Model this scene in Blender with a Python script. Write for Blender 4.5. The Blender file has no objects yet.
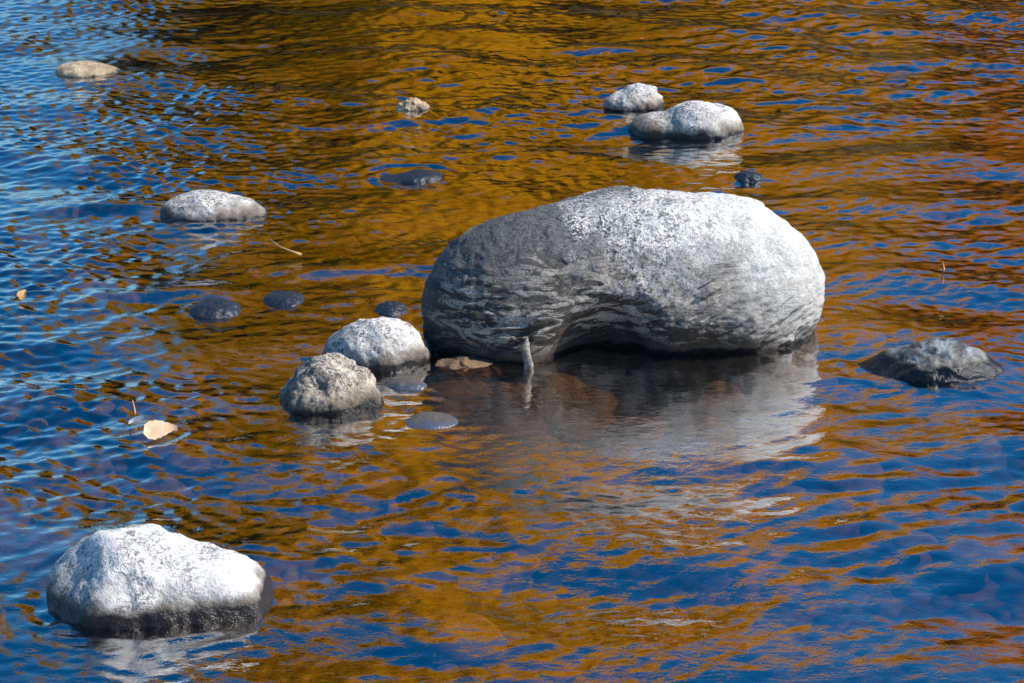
import bpy, math, numpy as np, random
from mathutils import Vector, Matrix
rng=np.random.default_rng(7); random.seed(7)
S=bpy.context.scene
SUN=Vector((0.68,-0.08,0.72)).normalized()

# ---------------- world + sun + camera
w=bpy.data.worlds.new("World"); S.world=w; w.use_nodes=True
nt=w.node_tree; bg=nt.nodes['Background']
sky=nt.nodes.new('ShaderNodeTexSky'); sky.sky_type='NISHITA'; sky.sun_disc=False
sky.sun_elevation=math.asin(SUN.z); sky.sun_rotation=math.atan2(SUN.x,SUN.y)
sky.air_density=1.2; sky.dust_density=0.3; sky.ozone_density=5.0; sky.altitude=0
hs=nt.nodes.new('ShaderNodeHueSaturation'); hs.inputs['Saturation'].default_value=1.4
nt.links.new(sky.outputs[0],hs.inputs['Color']); nt.links.new(hs.outputs[0],bg.inputs[0])
bg.inputs[1].default_value=0.125
L=bpy.data.lights.new("sun","SUN"); L.energy=5.0; L.angle=math.radians(0.5); L.color=(1,0.95,0.87)
sun=bpy.data.objects.new("sun",L); S.collection.objects.link(sun)
sun.rotation_euler=SUN.to_track_quat('Z','Y').to_euler(); sun.location=(20,-5,20)
cam=bpy.data.cameras.new("camera"); co=bpy.data.objects.new("camera",cam); S.collection.objects.link(co)
co.location=(0,0,3.6); co.rotation_euler=(math.radians(72),0,0)
cam.sensor_width=36; cam.lens=18/math.tan(math.radians(10)); cam.clip_end=2000
S.camera=co
S.view_settings.view_transform='Standard'; S.view_settings.look='None'; S.view_settings.exposure=0

# ---------------- noise
def hashg(ix,iy,iz,seed):
    h=(ix.astype(np.int64)*374761393+iy.astype(np.int64)*668265263+iz.astype(np.int64)*2147483647+seed*974634777)&0xFFFFFFFF
    h=((h^(h>>13))*1274126177)&0xFFFFFFFF
    h=((h^(h>>16))*2246822519)&0xFFFFFFFF
    h=h^(h>>15)
    return (h&0xFFFF)/32768.0-1.0
def vnoise(p,seed=0):
    i=np.floor(p); f=p-i; f=f*f*f*(f*(f*6-15)+10); i=i.astype(np.int64); r=0
    for dx in (0,1):
        for dy in (0,1):
            for dz in (0,1):
                wgt=(f[:,0] if dx else 1-f[:,0])*(f[:,1] if dy else 1-f[:,1])*(f[:,2] if dz else 1-f[:,2])
                r=r+wgt*hashg(i[:,0]+dx,i[:,1]+dy,i[:,2]+dz,seed)
    return r
def fbm(p,seed=0,oct=4,gain=.5):
    a=1;r=0;q=p.copy()
    for o in range(oct):
        r=r+a*vnoise(q,seed+o*17); a*=gain; q=q*2.03+5.3
    return r
def sm(x,a,b):
    t=np.clip((x-a)/(b-a),0,1); return t*t*(3-2*t)
# ---------------- node helper
class M:
    def __init__(s,name):
        s.m=bpy.data.materials.new(name); s.m.use_nodes=True; s.t=s.m.node_tree; s.t.nodes.clear()
        s.out=s.n('ShaderNodeOutputMaterial')
    def n(s,ty,**k):
        x=s.t.nodes.new(ty)
        for a,b in k.items(): setattr(x,a,b)
        return x
    def inp(s,node,key,val):
        i=node.inputs[key]
        if isinstance(val,bpy.types.NodeSocket): s.t.links.new(val,i)
        else: i.default_value=val
    def math(s,op,a,b=0.0,c=None,clamp=False):
        x=s.n('ShaderNodeMath',operation=op,use_clamp=clamp); s.inp(x,0,a); s.inp(x,1,b)
        if c is not None: s.inp(x,2,c)
        return x.outputs[0]
    def mix(s,f,a,b,bt='MIX'):
        x=s.n('ShaderNodeMix',data_type='RGBA',blend_type=bt); s.inp(x,0,f)
        for k,v in ((6,a),(7,b)):
            if isinstance(v,tuple) and len(v)==3: v=(*v,1)
            s.inp(x,k,v)
        return x.outputs[2]
    def noise(s,vec,scale,detail=4,rough=.55,dist=0):
        x=s.n('ShaderNodeTexNoise'); s.inp(x,'Vector',vec); s.inp(x,'Scale',scale); s.inp(x,'Detail',detail); s.inp(x,'Roughness',rough); s.inp(x,'Distortion',dist)
        return x.outputs[0]
    def ramp(s,v,lo,hi,a=0.0,b=1.0):
        x=s.n('ShaderNodeMapRange'); x.interpolation_type='SMOOTHSTEP'
        s.inp(x,0,v);s.inp(x,1,lo);s.inp(x,2,hi);s.inp(x,3,a);s.inp(x,4,b); return x.outputs[0]
    def scalevec(s,vec,sc,rot=(0,0,0)):
        x=s.n('ShaderNodeMapping'); s.inp(x,0,vec); x.inputs['Scale'].default_value=sc; x.inputs['Rotation'].default_value=rot; return x.outputs[0]

def rock_mat(name,light=(.62,.60,.57),mid=(.30,.29,.28),dark=(.07,.068,.065),cover=.5,wet=.012,big=False,warm=(.20,.13,.07),wetc=(.03,.022,.016),bump=.5,speck=.5,feat=1.0,damp=.05,rough=.85,wrough=.25):
    m=M(name); tc=m.n('ShaderNodeTexCoord').outputs['Object']; geo=m.n('ShaderNodeNewGeometry')
    sp=m.n('ShaderNodeSeparateXYZ'); m.inp(sp,0,geo.outputs['Position']); z=sp.outputs[2]
    so=m.n('ShaderNodeSeparateXYZ'); m.inp(so,0,tc)
    n1=m.noise(tc,5*feat,6,.62,.3); n2=m.noise(tc,22*feat,5,.7); n3=m.noise(tc,90,3,.7); n4=m.noise(tc,210,2,.6)
    v=m.math('ADD',m.math('MULTIPLY',n1,.6),m.math('MULTIPLY',n2,.4))
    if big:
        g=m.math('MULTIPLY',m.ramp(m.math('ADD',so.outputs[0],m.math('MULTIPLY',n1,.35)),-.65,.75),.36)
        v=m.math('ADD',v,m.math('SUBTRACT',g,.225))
    c=.5+(0.5-cover)*.3
    col=m.mix(m.ramp(v,c-.09,c+.06),mid,light)
    s1=m.ramp(m.math('ADD',m.math('MULTIPLY',n3,.6),m.math('MULTIPLY',n2,.4)),.48,.58)
    s2=m.ramp(n4,.50,.60)
    sm_=m.math('MULTIPLY',m.math('MAXIMUM',s1,m.math('MULTIPLY',s2,.7)),speck)
    if big:
        sm_=m.math('MULTIPLY',sm_,m.ramp(so.outputs[0],-.3,.70,1.3,.45),clamp=True)
    else:
        sm_=m.math('MULTIPLY',sm_,m.ramp(n1,.40,.60,1.4,.40),clamp=True)
    col=m.mix(sm_,col,dark)
    wn=m.noise(tc,9,4,.6)
    lowf=m.ramp(z,.03,.16,1,0)
    col=m.mix(m.math('MULTIPLY',m.math('MULTIPLY',lowf,m.ramp(wn,.40,.62)),.65),col,warm)
    if big:
        # fine mineral streaks in the hollow of the front face
        wv=m.n('ShaderNodeTexNoise'); m.inp(wv,'Vector',m.scalevec(tc,(2.2,2.0,7.5),(0,math.radians(-30),0))); m.inp(wv,'Scale',3.0); m.inp(wv,'Detail',8); m.inp(wv,'Roughness',.75); m.inp(wv,'Distortion',1.0)
        vein=m.math('MULTIPLY',m.ramp(wv.outputs[0],.48,.56),m.ramp(n3,.35,.55,.35,1))
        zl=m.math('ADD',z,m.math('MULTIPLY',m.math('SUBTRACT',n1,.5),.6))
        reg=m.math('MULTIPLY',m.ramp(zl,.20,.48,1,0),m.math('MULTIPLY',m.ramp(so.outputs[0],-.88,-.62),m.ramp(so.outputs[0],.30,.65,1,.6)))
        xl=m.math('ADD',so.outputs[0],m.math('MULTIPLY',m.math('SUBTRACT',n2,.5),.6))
        base2=m.mix(m.math('MULTIPLY',m.ramp(zl,.14,.48,1,0),m.ramp(xl,.36,.72,.92,.08)),col,(.065,.050,.037))  # damp lower front, with the undercut's shade also painted into the colour
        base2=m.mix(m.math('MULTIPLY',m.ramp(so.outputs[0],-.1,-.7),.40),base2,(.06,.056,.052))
        # shade under the overhang, painted dark brown on downward-facing parts
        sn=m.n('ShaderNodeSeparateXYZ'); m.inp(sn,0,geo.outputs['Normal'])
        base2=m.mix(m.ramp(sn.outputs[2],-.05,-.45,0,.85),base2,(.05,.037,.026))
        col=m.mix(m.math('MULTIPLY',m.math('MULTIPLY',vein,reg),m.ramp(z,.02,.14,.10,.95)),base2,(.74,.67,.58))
    zz=m.math('ADD',z,m.math('MULTIPLY',m.math('SUBTRACT',wn,.5),-.07))
    col=m.mix(m.ramp(zz,wet,wet+damp,.85,0),col,(.10,.075,.05))
    wetf=m.ramp(zz,wet-.004,wet+.010,1,0)
    col=m.mix(wetf,col,wetc)
    b=m.n('ShaderNodeBsdfPrincipled'); m.inp(b,'Base Color',col); m.inp(b,'Roughness',m.ramp(wetf,0,1,rough,wrough))
    bp=m.n('ShaderNodeBump'); bp.inputs['Strength'].default_value=bump; bp.inputs['Distance'].default_value=.012
    hgt=m.math('ADD',m.math('MULTIPLY',n2,1.2),m.math('ADD',m.math('MULTIPLY',n3,.6),m.math('MULTIPLY',n4,.25)))
    if big: hgt=m.math('ADD',m.math('MULTIPLY',n1,2.0),m.math('ADD',hgt,m.math('MULTIPLY',m.math('MULTIPLY',wv.outputs[0],m.math('ADD',reg,.05)),6.0)))
    m.inp(bp,'Height',hgt); m.inp(b,'Normal',bp.outputs[0]); m.t.links.new(b.outputs[0],m.out.inputs[0])
    return m.m

# ---------------- rock geometry : smooth union of ellipsoids, cut with facets, ray-projected
def smin(a,b,k):
    h=np.clip(.5+.5*(b-a)/k,0,1); return b*(1-h)+a*h-k*h*(1-h)
def ell(p,e):
    c=np.array(e[:3]); r=np.array(e[3:6]); q=p-c
    k0=np.linalg.norm(q/r,axis=1); k1=np.linalg.norm(q/(r*r),axis=1)+1e-9
    return k0*(k0-1)/k1
def field(p,adds,subs,planes,k):
    d=ell(p,adds[0])
    for e in adds[1:]: d=smin(d,ell(p,e),k)
    for e in subs: d=-smin(-d,ell(p,e),k*.8)
    for n,dd,kk in planes: d=-smin(-d,-(p@n-dd),kk)
    return d
def rock(name,loc,adds,subs=(),planes=(),k=.08,mat=None,sub=6,rot=0,origin=(0,0,0),seed=0,lump=.02,fine=.006,lf=3.0,facets=0,fk=.03,R=1.6,relief=0):
    me=bpy.data.meshes.new(name); import bmesh
    bm=bmesh.new(); bmesh.ops.create_icosphere(bm,subdivisions=sub,radius=1); bm.to_mesh(me); bm.free()
    n=len(me.vertices); a=np.empty(n*3); me.vertices.foreach_get('co',a); d=a.reshape(-1,3); d/=np.linalg.norm(d,axis=1)[:,None]
    r2=np.random.default_rng(seed+100); pl=[(np.array(Vector(q[0]).normalized()),q[1],q[2] if len(q)>2 else .04) for q in planes]
    ext=max(max(abs(e[0])+e[3],abs(e[1])+e[4],abs(e[2])+e[5]) for e in adds)
    for _ in range(facets):
        v=r2.normal(size=3); v[2]=abs(v[2])*.8; v/=np.linalg.norm(v)
        sup=max(float(v@np.array(e[:3])+np.linalg.norm(v*np.array(e[3:6]))) for e in adds)
        pl.append((v,sup*r2.uniform(.82,.95),fk))
    o=np.array(origin); lo=np.zeros(n); hi=np.full(n,-1.0)
    steps=60
    for i in range(1,steps+1):
        t=R*ext*i/steps; f=field(o+d*t,adds,subs,pl,k)
        new=(f>0)&(hi<0); hi[new]=t; lo[new]=t-R*ext/steps
    hi[hi<0]=R*ext
    for _ in range(12):
        mid=(lo+hi)/2; f=field(o+d*mid[:,None],adds,subs,pl,k); ins=f<0
        lo=np.where(ins,mid,lo); hi=np.where(ins,hi,mid)
    p=o+d*((lo+hi)/2)[:,None]
    ln=fbm(p*lf/ext+seed*3.1,seed,3)*lump; fn=fbm(p*26+seed,seed+5,4,.55)
    rid=1-np.abs(fbm(p*9+seed*2,seed+9,3)); 
    dp=ln+fn*fine-np.clip(rid-.85,0,1)*fine*4
    if relief:
        th=math.radians(-28); u=p[:,0]*math.cos(th)-p[:,2]*math.sin(th); v=p[:,0]*math.sin(th)+p[:,2]*math.cos(th)
        wq=fbm(p*3.0+4,71,2)*.06
        q=np.stack([u*3.0,p[:,1]*3,(v+wq)*15],1); rr=1-np.abs(fbm(q,55,4,.6))
        msk=(1-sm(p[:,2],.22,.48))*sm(-p[:,1],-.05,.15)
        dp=dp+relief*(rr-.6)*(msk+.10)
    p=p+d*dp[:,None]
    me.vertices.foreach_set('co',p.reshape(-1)); me.polygons.foreach_set('use_smooth',[True]*len(me.polygons)); me.update()
    ob=bpy.data.objects.new(name,me); S.collection.objects.link(ob); ob.location=loc; ob.rotation_euler=(0,0,rot)
    if mat: me.materials.append(mat)
    return ob

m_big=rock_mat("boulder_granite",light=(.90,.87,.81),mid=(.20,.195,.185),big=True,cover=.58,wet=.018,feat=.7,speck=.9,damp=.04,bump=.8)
m_white=rock_mat("pale_granite",light=(.92,.87,.79),mid=(.34,.30,.26),cover=.74,speck=.75,wet=.018,damp=.06)
m_whiteL=rock_mat("pale_granite_near",light=(.92,.88,.82),mid=(.40,.37,.33),cover=.80,wet=.04,speck=.65,damp=.05,bump=.65)
m_rough=rock_mat("weathered_granite",light=(.84,.72,.56),mid=(.26,.21,.16),cover=.56,speck=.9,bump=.9,damp=.06,wet=.018)
m_tan=rock_mat("tan_stone",light=(.85,.64,.40),mid=(.46,.30,.16),cover=.6,wet=.004,speck=.4,damp=.02)
m_dark=rock_mat("dark_basalt",light=(.46,.52,.53),mid=(.05,.062,.072),cover=.40,wet=.045,speck=.5,wetc=(.008,.008,.009),damp=.025)
m_wet=rock_mat("wet_stone",light=(.055,.065,.085),mid=(.022,.027,.036),cover=.5,wet=.5,speck=.4,wetc=(.024,.030,.042),bump=.35,wrough=.4)
m_slab=rock_mat("slate_slab",light=(.2,.22,.26),mid=(.1,.11,.14),cover=.5,wet=.006,speck=.3,wetc=(.10,.11,.14),bump=.3)
m_sunk=rock_mat("sunken_stone",light=(.28,.20,.12),mid=(.12,.085,.05),cover=.5,wet=-2,speck=.4)

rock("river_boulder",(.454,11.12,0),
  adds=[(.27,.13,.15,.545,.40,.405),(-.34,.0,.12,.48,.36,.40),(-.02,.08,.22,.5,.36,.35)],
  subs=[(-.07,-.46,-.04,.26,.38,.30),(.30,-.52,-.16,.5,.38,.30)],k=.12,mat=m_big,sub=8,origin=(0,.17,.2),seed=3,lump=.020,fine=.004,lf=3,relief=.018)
rock("river_rock",(-.53,10.88,0),adds=[(0,0,0,.215,.17,.15),(.03,.02,.03,.15,.12,.12)],mat=m_white,seed=5,facets=3,lump=.010,fine=.003)
rock("river_rock",(-.69,10.34,0),adds=[(0,0,.02,.19,.16,.15),(.08,.02,.04,.12,.12,.12)],planes=[((-.8,-.2,.6),.15),((.2,-.8,.5),.14)],mat=m_rough,seed=6,facets=6,lump=.015,fine=.007,fk=.015)
rock("river_rock",(-1.10,8.46,0),adds=[(-.13,.02,.0,.23,.25,.245),(.14,0,-.02,.235,.24,.185),(0,0,-.02,.25,.22,.20)],planes=[((-.6,-.5,.6),.27,.05),((.25,-.25,.93),.205,.04),((.1,-.9,.35),.21,.03)],mat=m_whiteL,seed=8,facets=4,lump=.014,fine=.004,k=.05,fk=.03)
rock("river_rock",(-1.365,12.98,0),adds=[(-.03,0,0,.22,.17,.09),(-.1,.02,.03,.13,.12,.075),(.1,0,-.01,.15,.13,.06)],planes=[((0,0,1),.095,.02)],mat=m_white,seed=9,facets=3,lump=.010,fine=.003)
rock("river_rock",(-2.38,15.95,0),adds=[(0,0,.01,.18,.15,.055)],planes=[((0,0,1),.06,.02)],mat=m_tan,seed=10,facets=1,lump=.006,fine=.003)
rock("river_rock",(-.525,15.05,0),adds=[(0,0,0,.09,.08,.055)],mat=m_tan,seed=11,facets=4,lump=.012,fine=.004)
rock("river_rock",(.645,15.12,0),adds=[(0,0,.03,.17,.14,.095)],planes=[((-.5,0,.87),.105,.03)],mat=m_white,seed=12,facets=2,lump=.012,fine=.003)
rock("river_rock",(.96,14.62,0),adds=[(.03,0,.01,.22,.19,.155),(-.19,.02,0,.17,.14,.09)],planes=[((.1,-.2,.97),.145,.04)],mat=m_white,seed=13,facets=2,lump=.012,fine=.003,k=.04)
rock("dark_river_rock",(1.62,10.72,0),adds=[(.02,0,-.02,.22,.18,.135),(.19,0,-.03,.15,.10,.07),(-.19,0,-.03,.15,.12,.07)],planes=[((-.42,-.3,.85),.090,.02)],mat=m_dark,seed=14,facets=5,lump=.012,fine=.005,fk=.015)
W=dict(mat=m_wet,facets=2,lump=.007,fine=.002,k=.04)
rock("dark_river_rock",(-.495,13.66,0),adds=[(.05,0,-.02,.12,.12,.052),(-.1,0,-.03,.10,.1,.038)],seed=15,**W)
rock("dark_river_rock",(-1.236,11.5,0),adds=[(0,0,-.01,.115,.12,.05)],seed=16,**W)
rock("dark_river_rock",(-.957,11.66,0),adds=[(0,0,-.015,.09,.13,.042)],seed=17,**W)
rock("dark_river_rock",(-.5,11.5,0),adds=[(0,0,-.01,.075,.09,.04)],seed=18,**W)
rock("dark_river_rock",(1.145,13.66,0),adds=[(0,0,-.01,.065,.08,.045),(.04,0,-.02,.04,.05,.04)],seed=19,**W)
rock("flat_river_stone",(-.30,10.13,0),adds=[(0,0,-.03,.125,.12,.05)],mat=m_slab,seed=20,facets=3,lump=.004,fine=.001,rot=-.5)
rock("flat_river_stone",(-.40,10.55,0),adds=[(0,0,-.03,.10,.085,.05)],mat=m_slab,seed=21,facets=3,lump=.004,fine=.001)
rock("flat_river_stone",(-.19,10.80,0),adds=[(0,0,-.03,.16,.09,.052)],mat=rock_mat("brown_ledge",light=(.36,.20,.09),mid=(.12,.07,.03),cover=.5,wet=-.05,speck=.4),seed=22,facets=3,lump=.01)
# one mass of sunken cobbles on the bed
def cobbles():
    import bmesh
    bm=bmesh.new(); r=np.random.default_rng(77)
    for i in range(460):
        if i<210: x,y=r.normal(-.7,.75),r.normal(10.8,1.1)
        else: x,y=r.uniform(-3.5,3.5),r.uniform(7.5,19)
        s=r.lognormal(-2.45,.42); s=min(s,.17)
        res=bmesh.ops.create_icosphere(bm,subdivisions=3,radius=1)
        ro=Matrix.Rotation(r.uniform(0,6.28),3,'Z'); sc=Vector((s*r.uniform(1,1.5),s,s*r.uniform(.45,.75)))
        zt=-.16+s*.2; zt=min(zt,-.025-sc.z)
        off=r.uniform(0,50)
        pp=np.array([v.co for v in res['verts']]); nn=fbm(pp*1.2+off,i,3)*.16+1
        for v,q in zip(res['verts'],nn):
            c=v.co*float(q); v.co=ro@Vector((c.x*sc.x,c.y*sc.y,c.z*sc.z))+Vector((x,y,zt))
    for f in bm.faces: f.smooth=True
    me=bpy.data.meshes.new("riverbed_cobbles"); bm.to_mesh(me); bm.free(); me.materials.append(m_sunk)
    o=bpy.data.objects.new("riverbed_cobbles",me); S.collection.objects.link(o)
cobbles()

# ---------------- ground / riverbed, one sheet to the horizon
def grid_mesh(name,xs,ys,Z,mat):
    nx,ny=len(xs),len(ys); X,Y=np.meshgrid(xs,ys)
    v=np.stack([X,Y,Z],-1).reshape(-1,3).astype(np.float32)
    i=np.arange(nx-1)[None,:]+np.arange(ny-1)[:,None]*nx
    q=np.stack([i,i+1,i+nx+1,i+nx],-1).reshape(-1).astype(np.int32); nq=(nx-1)*(ny-1)
    me=bpy.data.meshes.new(name); me.vertices.add(len(v)); me.vertices.foreach_set('co',v.reshape(-1))
    me.loops.add(nq*4); me.loops.foreach_set('vertex_index',q); me.polygons.add(nq)
    me.polygons.foreach_set('loop_start',np.arange(nq,dtype=np.int32)*4); 
    me.polygons.foreach_set('use_smooth',np.ones(nq,dtype=bool)); me.update(calc_edges=True)
    me.materials.append(mat); ob=bpy.data.objects.new(name,me); S.collection.objects.link(ob); return ob
def dense(a,b,lo,hi,fine,grow=1.25,cap=25):
    c=list(np.arange(lo,hi+fine/2,fine)); s=fine; x=c[0]; left=[]
    while x>a: s=min(s*grow,cap); x-=s; left.append(max(x,a))
    s=fine;x=c[-1]; right=[]
    while x<b: s=min(s*grow,cap); x+=s; right.append(min(x,b))
    return np.array(left[::-1]+c+right)
gm=M("riverbed_gravel"); tc=gm.n('ShaderNodeNewGeometry').outputs['Position']
vo=gm.n('ShaderNodeTexVoronoi'); gm.inp(vo,'Vector',tc); gm.inp(vo,'Scale',11.0)
pc=gm.n('ShaderNodeSeparateColor'); gm.inp(pc,0,vo.outputs['Color'])
c=gm.mix(pc.outputs[0],(.035,.020,.009),(.20,.10,.03)); c=gm.mix(gm.ramp(pc.outputs[1],.6,.9,0,.6),c,(.08,.07,.06))
c=gm.mix(gm.ramp(vo.outputs['Distance'],.04,.085,0,.7),c,(.02,.012,.006))
c=gm.mix(gm.ramp(gm.noise(tc,1.2,5,.6),.44,.62,0,.8),c,(.36,.13,.010))
c=gm.mix(gm.ramp(gm.noise(tc,.7,4,.6),.40,.55,0,.92),c,(.014,.011,.008))
spz=gm.n('ShaderNodeSeparateXYZ'); gm.inp(spz,0,tc)
c=gm.mix(gm.ramp(spz.outputs[2],.02,.15),c,gm.mix(gm.noise(tc,3,6,.7),(.10,.07,.025),(.30,.19,.06)))
b=gm.n('ShaderNodeBsdfPrincipled'); gm.inp(b,'Base Color',c); gm.inp(b,'Roughness',.9)
bp=gm.n('ShaderNodeBump'); bp.inputs['Strength'].default_value=.8; bp.inputs['Distance'].default_value=.03
gm.inp(bp,'Height',gm.math('MULTIPLY',vo.outputs['Distance'],-6.0)); gm.inp(b,'Normal',bp.outputs[0]); gm.t.links.new(b.outputs[0],gm.out.inputs[0])
gx=dense(-500,500,-5,5,.08); gy=dense(-300,900,5,24,.08)
X,Y=np.meshgrid(gx,gy); P=np.stack([X,Y,X*0],-1).reshape(-1,3)
bed=-.20+.06*fbm(P*.9,40,4).reshape(X.shape)
wob=1.2*vnoise(P*.12,41).reshape(X.shape)
bank=sm(Y+wob,37,41)*1.6+sm(Y,60,300)*14+sm(-Y+wob*.5,-4.4,-2.8)*1.1
bed=bed+bank
grid_mesh("ground",gx,gy,bed,gm.m)

# ---------------- water surface
N=1536; Lt=20.48; dk=2*np.pi/Lt
kx=np.fft.fftfreq(N,1/N)*dk; KX,KY=np.meshgrid(kx,kx); K=np.hypot(KX,KY)+1e-6; TH=np.arctan2(KY,KX)
def spec(lam,bw,th0,spread,seed,pw=2):
    r=np.random.default_rng(seed); k0=2*np.pi/lam
    A=np.exp(-(np.log(K/k0)/bw)**2)/K/K*(spread+(1-spread)*np.abs(np.cos(TH-th0))**pw)
    ph=r.normal(size=(N,N))+1j*r.normal(size=(N,N))
    h=np.fft.ifft2(A*ph).real
    gy_,gx_=np.gradient(h,Lt/N); s=np.sqrt((gx_**2+gy_**2).mean()); return h/s
D=math.radians
h_long=spec(.75,.6,D(70),.4,1); h_mid=spec(.17,.7,D(115),.4,2); h_fine=spec(.080,.5,D(60),.6,3); h_fine2=spec(.085,.55,D(130),.6,4)
def samp(h,X,Y):
    u=(X/Lt*N)%N; v=(Y/Lt*N)%N; i=np.floor(u).astype(int); j=np.floor(v).astype(int); fu=u-i; fv=v-j
    i1=(i+1)%N; j1=(j+1)%N; i%=N; j%=N
    return (h[j,i]*(1-fu)+h[j,i1]*fu)*(1-fv)+(h[j1,i]*(1-fu)+h[j1,i1]*fu)*fv
wx=dense(-500,500,-4.2,4.2,.015,1.3); wy=dense(3.3,38.2,6.9,20,.015,1.3)
wx=wx[(wx>-80)&(wx<80)]
X,Y=np.meshgrid(wx,wy); P=np.stack([X,Y,X*0],-1).reshape(-1,3)
pat=fbm(P*np.array([.9,.6,1]),60,3).reshape(X.shape)*.7+.5; pat=np.clip(pat,0,1)
pat2=np.clip(fbm(P*np.array([1.8,1.2,1])+9,61,2).reshape(X.shape)*.8+.5,0,1)
left=sm(-X/Y,.02,.14)            # choppier riffle on one side
calm=1-.80*np.exp(-(((X-.45)/.85)**2+((Y-10.25)/.75)**2)**1.5)
calm*=1-.6*np.exp(-(((X+1.3)/.6)**2+((Y-7.9)/.6)**2))
amp=(0.6+.6*pat)*calm
far=sm(Y,12,16)
rgt=sm(X/Y,.02,.12)*sm(-Y,-11.5,-9.5)  # smoother, longer waves downstream
Z=amp*(.060*samp(h_long,X,Y)+(.055+.015*rgt+.03*far)*samp(h_mid,X+3,Y)*(.15+1.3*pat2)+(.050+.05*left-.03*rgt)*samp(h_fine,X,Y)*(.2+1.5*pat)+(.065-.03*rgt)*(1.15-pat)*samp(h_fine2,Y,X))
for (rx,ry,rr,aa) in [(-1.1,8.46,.38,.003),(-.684,10.34,.22,.0015),(-.53,10.88,.22,.0015),(-1.365,12.98,.25,.003),(1.63,10.72,.3,.002),(.96,14.62,.3,.003),(-2.38,15.95,.2,.003),(-1.236,11.5,.13,.003),(-.495,13.66,.2,.004)]:
    d=np.hypot(X-rx,(Y-ry)*1.15)-rr
    Z+=aa*np.cos(d*2*np.pi/.10+2*pat2)*np.exp(-np.abs(d)/.10)*pat2
for (rx,ry,wx_,aa) in [(.55,16.6,.35,.016),(-1.45,11.75,.3,.012),(-.75,12.1,.25,.01),(2.2,16.2,.3,.010),(-1.9,13.1,.3,.012)]:
    Z+=aa*np.exp(-((X-rx)/wx_)**2-((Y-ry-.15*(X-rx))/.10)**2)-aa*.8*np.exp(-((X-rx)/wx_)**2-((Y-ry+.16-.15*(X-rx))/.10)**2)
fade=sm(-np.abs(X),-5.6,-4.3)*sm(-Y,-22.5,-20.2)*sm(Y,5.5,6.7); Z*=fade
wm=M("river_water"); pos=wm.n('ShaderNodeNewGeometry').outputs['Position']
bp=wm.n('ShaderNodeBump'); bp.inputs['Strength'].default_value=.45; bp.inputs['Distance'].default_value=.004
wm.inp(bp,'Height',wm.noise(wm.scalevec(pos,(1,1.3,1)),22,3,.6,.4))
fr=wm.n('ShaderNodeFresnel'); fr.inputs[0].default_value=1.33; wm.inp(fr,'Normal',bp.outputs[0])
fac=wm.math('MINIMUM',wm.math('ADD',wm.math('MULTIPLY',fr.outputs[0],2.5),.25),.95)
tr=wm.n('ShaderNodeBsdfTransparent'); tr.inputs[0].default_value=(.86,.64,.36,1)
gl=wm.n('ShaderNodeBsdfGlossy'); gl.inputs['Roughness'].default_value=.01; gl.inputs[0].default_value=(1,1,1,1); wm.inp(gl,'Normal',bp.outputs[0])
mx=wm.n('ShaderNodeMixShader'); wm.inp(mx,0,fac); wm.t.links.new(tr.outputs[0],mx.inputs[1]); wm.t.links.new(gl.outputs[0],mx.inputs[2]); wm.t.links.new(mx.outputs[0],wm.out.inputs[0])
grid_mesh("river_water",wx,wy,Z,wm.m)

# ---------------- autumn trees on the far bank
def leafmat(name,c1,c2,c3):
    m=M(name); oi=m.n('ShaderNodeNewGeometry'); n=m.noise(oi.outputs['Position'],.8,3,.6)
    col=m.mix(m.ramp(n,.35,.65),c1,c2); col=m.mix(m.math('MULTIPLY',oi.outputs['Random Per Island'],.6),col,c3)
    d=m.n('ShaderNodeBsdfDiffuse'); m.inp(d,0,col); t=m.n('ShaderNodeBsdfTranslucent'); m.inp(t,0,col)
    x=m.n('ShaderNodeMixShader'); x.inputs[0].default_value=.45; m.t.links.new(d.outputs[0],x.inputs[1]); m.t.links.new(t.outputs[0],x.inputs[2]); m.t.links.new(x.outputs[0],m.out.inputs[0]); return m.m
bark=M("bark"); bb=bark.n('ShaderNodeBsdfPrincipled'); bb.inputs['Roughness'].default_value=.9
bark.inp(bb,'Base Color',bark.mix(bark.noise(bark.scalevec(bark.n('ShaderNodeTexCoord').outputs['Object'],(6,6,1)),2,5,.6),(.05,.035,.025),(.2,.16,.12))); bark.t.links.new(bb.outputs[0],bark.out.inputs[0])
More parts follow.
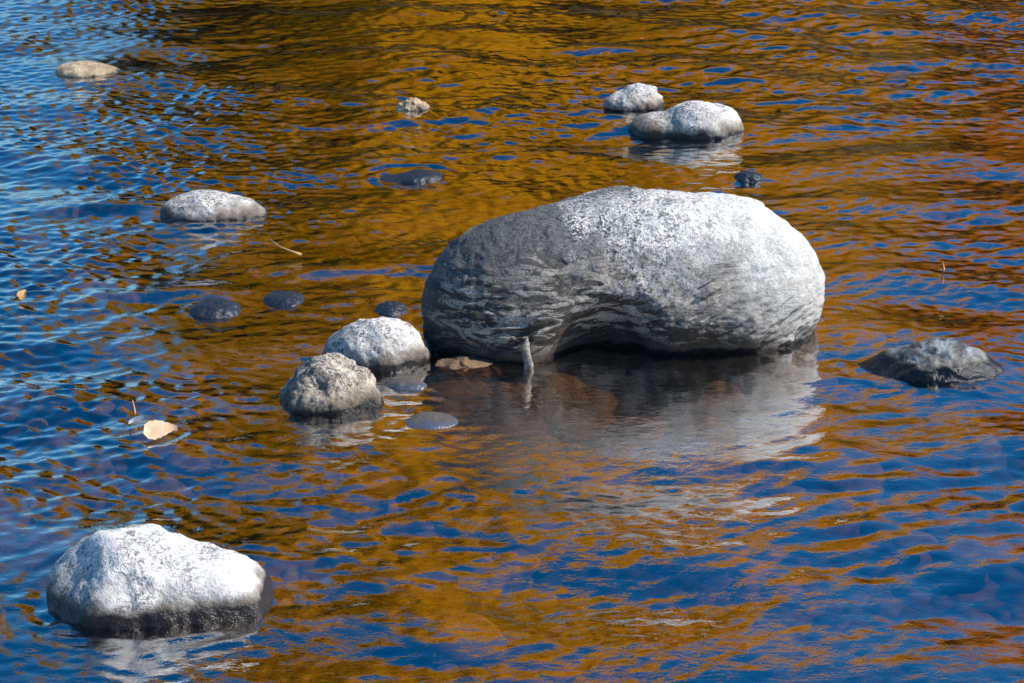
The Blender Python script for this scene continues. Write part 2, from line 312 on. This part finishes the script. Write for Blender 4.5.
def tree_mesh(name,H,Rc,leaf,nleaf,seed,conif=False,base=.12):
    r=np.random.default_rng(seed); V=[];F=[];MI=[]
    def tube(p0,p1,r0,r1,n=7):
        p0=np.array(p0,float);p1=np.array(p1,float); d=p1-p0; d/=np.linalg.norm(d); a=np.cross(d,[.3,.8,.1]); a/=np.linalg.norm(a); b_=np.cross(d,a); s=len(V)
        for p,rr in ((p0,r0),(p1,r1)):
            for i in range(n):
                t=2*np.pi*i/n; V.append(p+rr*(np.cos(t)*a+np.sin(t)*b_))
        for i in range(n): F.append((s+i,s+(i+1)%n,s+n+(i+1)%n,s+n+i)); MI.append(0)
    pts=[np.array([0,0,-.3])]; 
    for i in range(1,7): pts.append(np.array([r.normal()*.12*i**.5,r.normal()*.12*i**.5,H*.93*i/6]))
    for i in range(6): tube(pts[i],pts[i+1],.028*H*(1-i/6.3)*.6+.02,.028*H*(1-(i+1)/6.3)*.6+.02)
    cl=[]
    nb=46 if not conif else 70
    for b_ in range(nb):
        f=r.uniform(base,1); i=min(int(f*6),5); p=pts[i]+(pts[i+1]-pts[i])*(f*6-i); an=r.uniform(0,2*np.pi)
        prof=(math.sin(math.pi*min(1,(f-base*.5)/(1-base*.5)*.9+.08))**.7) if not conif else (1-f)*1.05+.06
        ln=Rc*prof*r.uniform(.55,1.05); up=r.uniform(.2,.7) if not conif else -.15
        e=p+np.array([math.cos(an)*ln,math.sin(an)*ln,up*ln]); e[2]=min(e[2],H)
        tube(p,e,.02+.008*ln,.01,5)
        for q in (.45,.75,1.0): cl.append((p+(e-p)*q,(.25+.22*ln)*r.uniform(.7,1.2)))
    cs=np.array([c_[0] for c_ in cl]); cr=np.array([c_[1] for c_ in cl])
    idx=r.integers(0,len(cl),nleaf); ctr=cs[idx]+r.normal(size=(nleaf,3))*cr[idx][:,None]*np.array([.75,.75,.55])
    ctr[:,2]=np.maximum(ctr[:,2],.3)
    u=r.normal(size=(nleaf,3)); u/=np.linalg.norm(u,axis=1)[:,None]; v=np.cross(u,r.normal(size=(nleaf,3))); v/=np.linalg.norm(v,axis=1)[:,None]
    sz=leaf*r.uniform(.6,1.3,nleaf)[:,None]; s=len(V)
    q=np.stack([ctr-u*sz,ctr-v*sz*.6,ctr+u*sz,ctr+v*sz*.6],1).reshape(-1,3)
    V=np.vstack([np.array(V),q]); F+= [(s+4*i,s+4*i+1,s+4*i+2,s+4*i+3) for i in range(nleaf)]; MI+=[1]*nleaf
    me=bpy.data.meshes.new(name); me.from_pydata(V.tolist(),[],F); me.polygons.foreach_set('material_index',MI); me.update(); return me
lg=leafmat("golden_leaves",(.95,.57,.02),(.96,.66,.03),(.88,.43,.015)); lo_=leafmat("orange_leaves",(.94,.44,.015),(.95,.56,.02),(.80,.28,.01)); ld=leafmat("conifer_needles",(.03,.035,.012),(.06,.05,.018),(.09,.05,.02)); lol=leafmat("olive_leaves",(.45,.38,.04),(.65,.48,.05),(.25,.22,.03))
tm=[]
for i,(lm) in enumerate((lg,lo_,lg,lol)):
    t_=tree_mesh("autumn_tree_mesh",13,3.4,.20,6500,20+i); t_.materials.append(bark.m); t_.materials.append(lm); tm.append(t_)
cm=tree_mesh("conifer_mesh",12,2.4,.17,6500,31,True,.06); cm.materials.append(bark.m); cm.materials.append(ld)
def put(name,me,x,y,s,rz,sz=1):
    o=bpy.data.objects.new(name,me); S.collection.objects.link(o); o.location=(x,y,1.1); o.scale=(s,s,s*sz); o.rotation_euler=(0,0,rz)
for (x,y,s,k) in [(-1.7,43,1.2,0),(2.0,44.5,1.15,2),(-3.9,46.5,1.25,1),(-.2,47.5,1.45,0),(-1.6,50,1.6,2),(4.8,43.5,.78,2),(8.2,44.5,.85,1),(6.5,48,.9,3),(11.5,45,.8,0),(14.5,47,.9,2),(18,46,.85,1),(3.2,49,1.15,1),(22,48,.95,3),(27,47,.9,0),(-20,52,.7,1),(-26,49,.9,2),(-32,51,1,0),(-38,50,.9,3),(32,49,.9,1),(10,50,.75,1)]:
    put("autumn_tree",tm[k],x,y,s,random.uniform(0,6.28))
for (x,y,s) in [(-5.1,42,.66),(-3.9,41.3,.6),(-3.0,44,1.15),(-2.9,52,1.6),(.5,42.5,.75),(.9,46,1.2),(3.5,42.5,.62),(3.4,46,.85),(7.0,41.8,.5),(9.8,46,.75),(5.9,44,.6),(10.2,42,.45),(13,42,.4),(-18,50,.45)]:
    put("conifer_tree",cm,x,y,s,random.uniform(0,6.28))

# ---------------- small things
def simple(name,V,F,mat,loc=(0,0,0),rot=(0,0,0),smooth=True):
    me=bpy.data.meshes.new(name); me.from_pydata(V,[],F); me.materials.append(mat); me.update()
    if smooth: me.polygons.foreach_set('use_smooth',[True]*len(F))
    o=bpy.data.objects.new(name,me); S.collection.objects.link(o); o.location=loc; o.rotation_euler=rot; return o
def colmat(name,a,b_,sc=30,rough=.7):
    m=M(name); x=m.n('ShaderNodeBsdfPrincipled'); m.inp(x,'Base Color',m.mix(m.ramp(m.noise(m.n('ShaderNodeTexCoord').outputs['Object'],sc,5,.6),.35,.65),a,b_)); x.inputs['Roughness'].default_value=rough; m.t.links.new(x.outputs[0],m.out.inputs[0]); return m.m
def leaf(name,loc,L_,W_,rz,mat,tilt=(0,0)):
    V=[];F=[];n=12
    for i in range(n+1):
        t=i/n; wd=W_*(math.sin(math.pi*t**.55)**1.0*(1+.14*(i%2)) if 0<t<1 else 0)+.0006; x=(t-.5)*L_; zc=.012*math.sin(t*3)+.02*t*t
        V+= [(x,-wd,zc+.014),(x,0,zc),(x,wd,zc+.022)]
    for i in range(n):
        a=i*3; F+=[(a,a+1,a+4,a+3),(a+1,a+2,a+5,a+4)]
    return simple(name,V,F,mat,loc,(tilt[0],tilt[1],rz))
def stick(name,pts,r0,r1,mat,loc):
    V=[];F=[];n=8
    for i,p in enumerate(pts):
        rr=r0+(r1-r0)*i/(len(pts)-1); a=Vector(pts[min(i+1,len(pts)-1)])-Vector(pts[max(i-1,0)]); q=a.to_track_quat('Z','Y')
        for j in range(n): V.append(tuple(Vector(p)+q@Vector((math.cos(2*math.pi*j/n)*rr*(1+.2*math.sin(j*3+i)),math.sin(2*math.pi*j/n)*rr,0))))
    for i in range(len(pts)-1):
        for j in range(n): F.append((i*n+j,i*n+(j+1)%n,(i+1)*n+(j+1)%n,(i+1)*n+j))
    F.append(tuple(range(n))[::-1]); F.append(tuple((len(pts)-1)*n+j for j in range(n)))
    return simple(name,V,F,mat,loc)
lf1=colmat("dry_leaf",(.88,.52,.28),(.92,.70,.46),20); lf2=colmat("pale_leaf",(.4,.42,.45),(.6,.6,.6),20); tw=colmat("twig_bark",(.5,.25,.06),(.7,.42,.15),25); ds=colmat("driftwood",(.42,.36,.29),(.14,.11,.08),60)
leaf("fallen_leaf",(-1.28,9.93,.012),.125,.048,.35,lf1,(.30,.10))
leaf("fallen_leaf",(-1.37,10.04,.006),.08,.025,-.3,lf2)
leaf("fallen_leaf",(-2.05,11.6,.01),.05,.018,1.2,tw,(.2,0))
stick("twig",[(-.07,.10,.05),(-.02,.03,.035),(.03,0,.025),(.075,-.01,.012)],.003,.006,tw,(-1.0,12.25,.012))
stick("twig",[(0,0,-.03),(.004,0,.03),(-.004,0,.075)],.004,.002,tw,(-1.40,10.15,0))
stick("twig",[(0,0,-.03),(.003,0,.03),(-.004,0,.06)],.004,.002,tw,(1.86,12.0,0))
stick("driftwood_stick",[(.0,0,-.05),(.006,0,.02),(-.004,.006,.06),(-.010,.01,.09),(-.004,.014,.105),(-.008,.014,.128)],.022,.012,ds,(.06,10.72,0))
print("done")
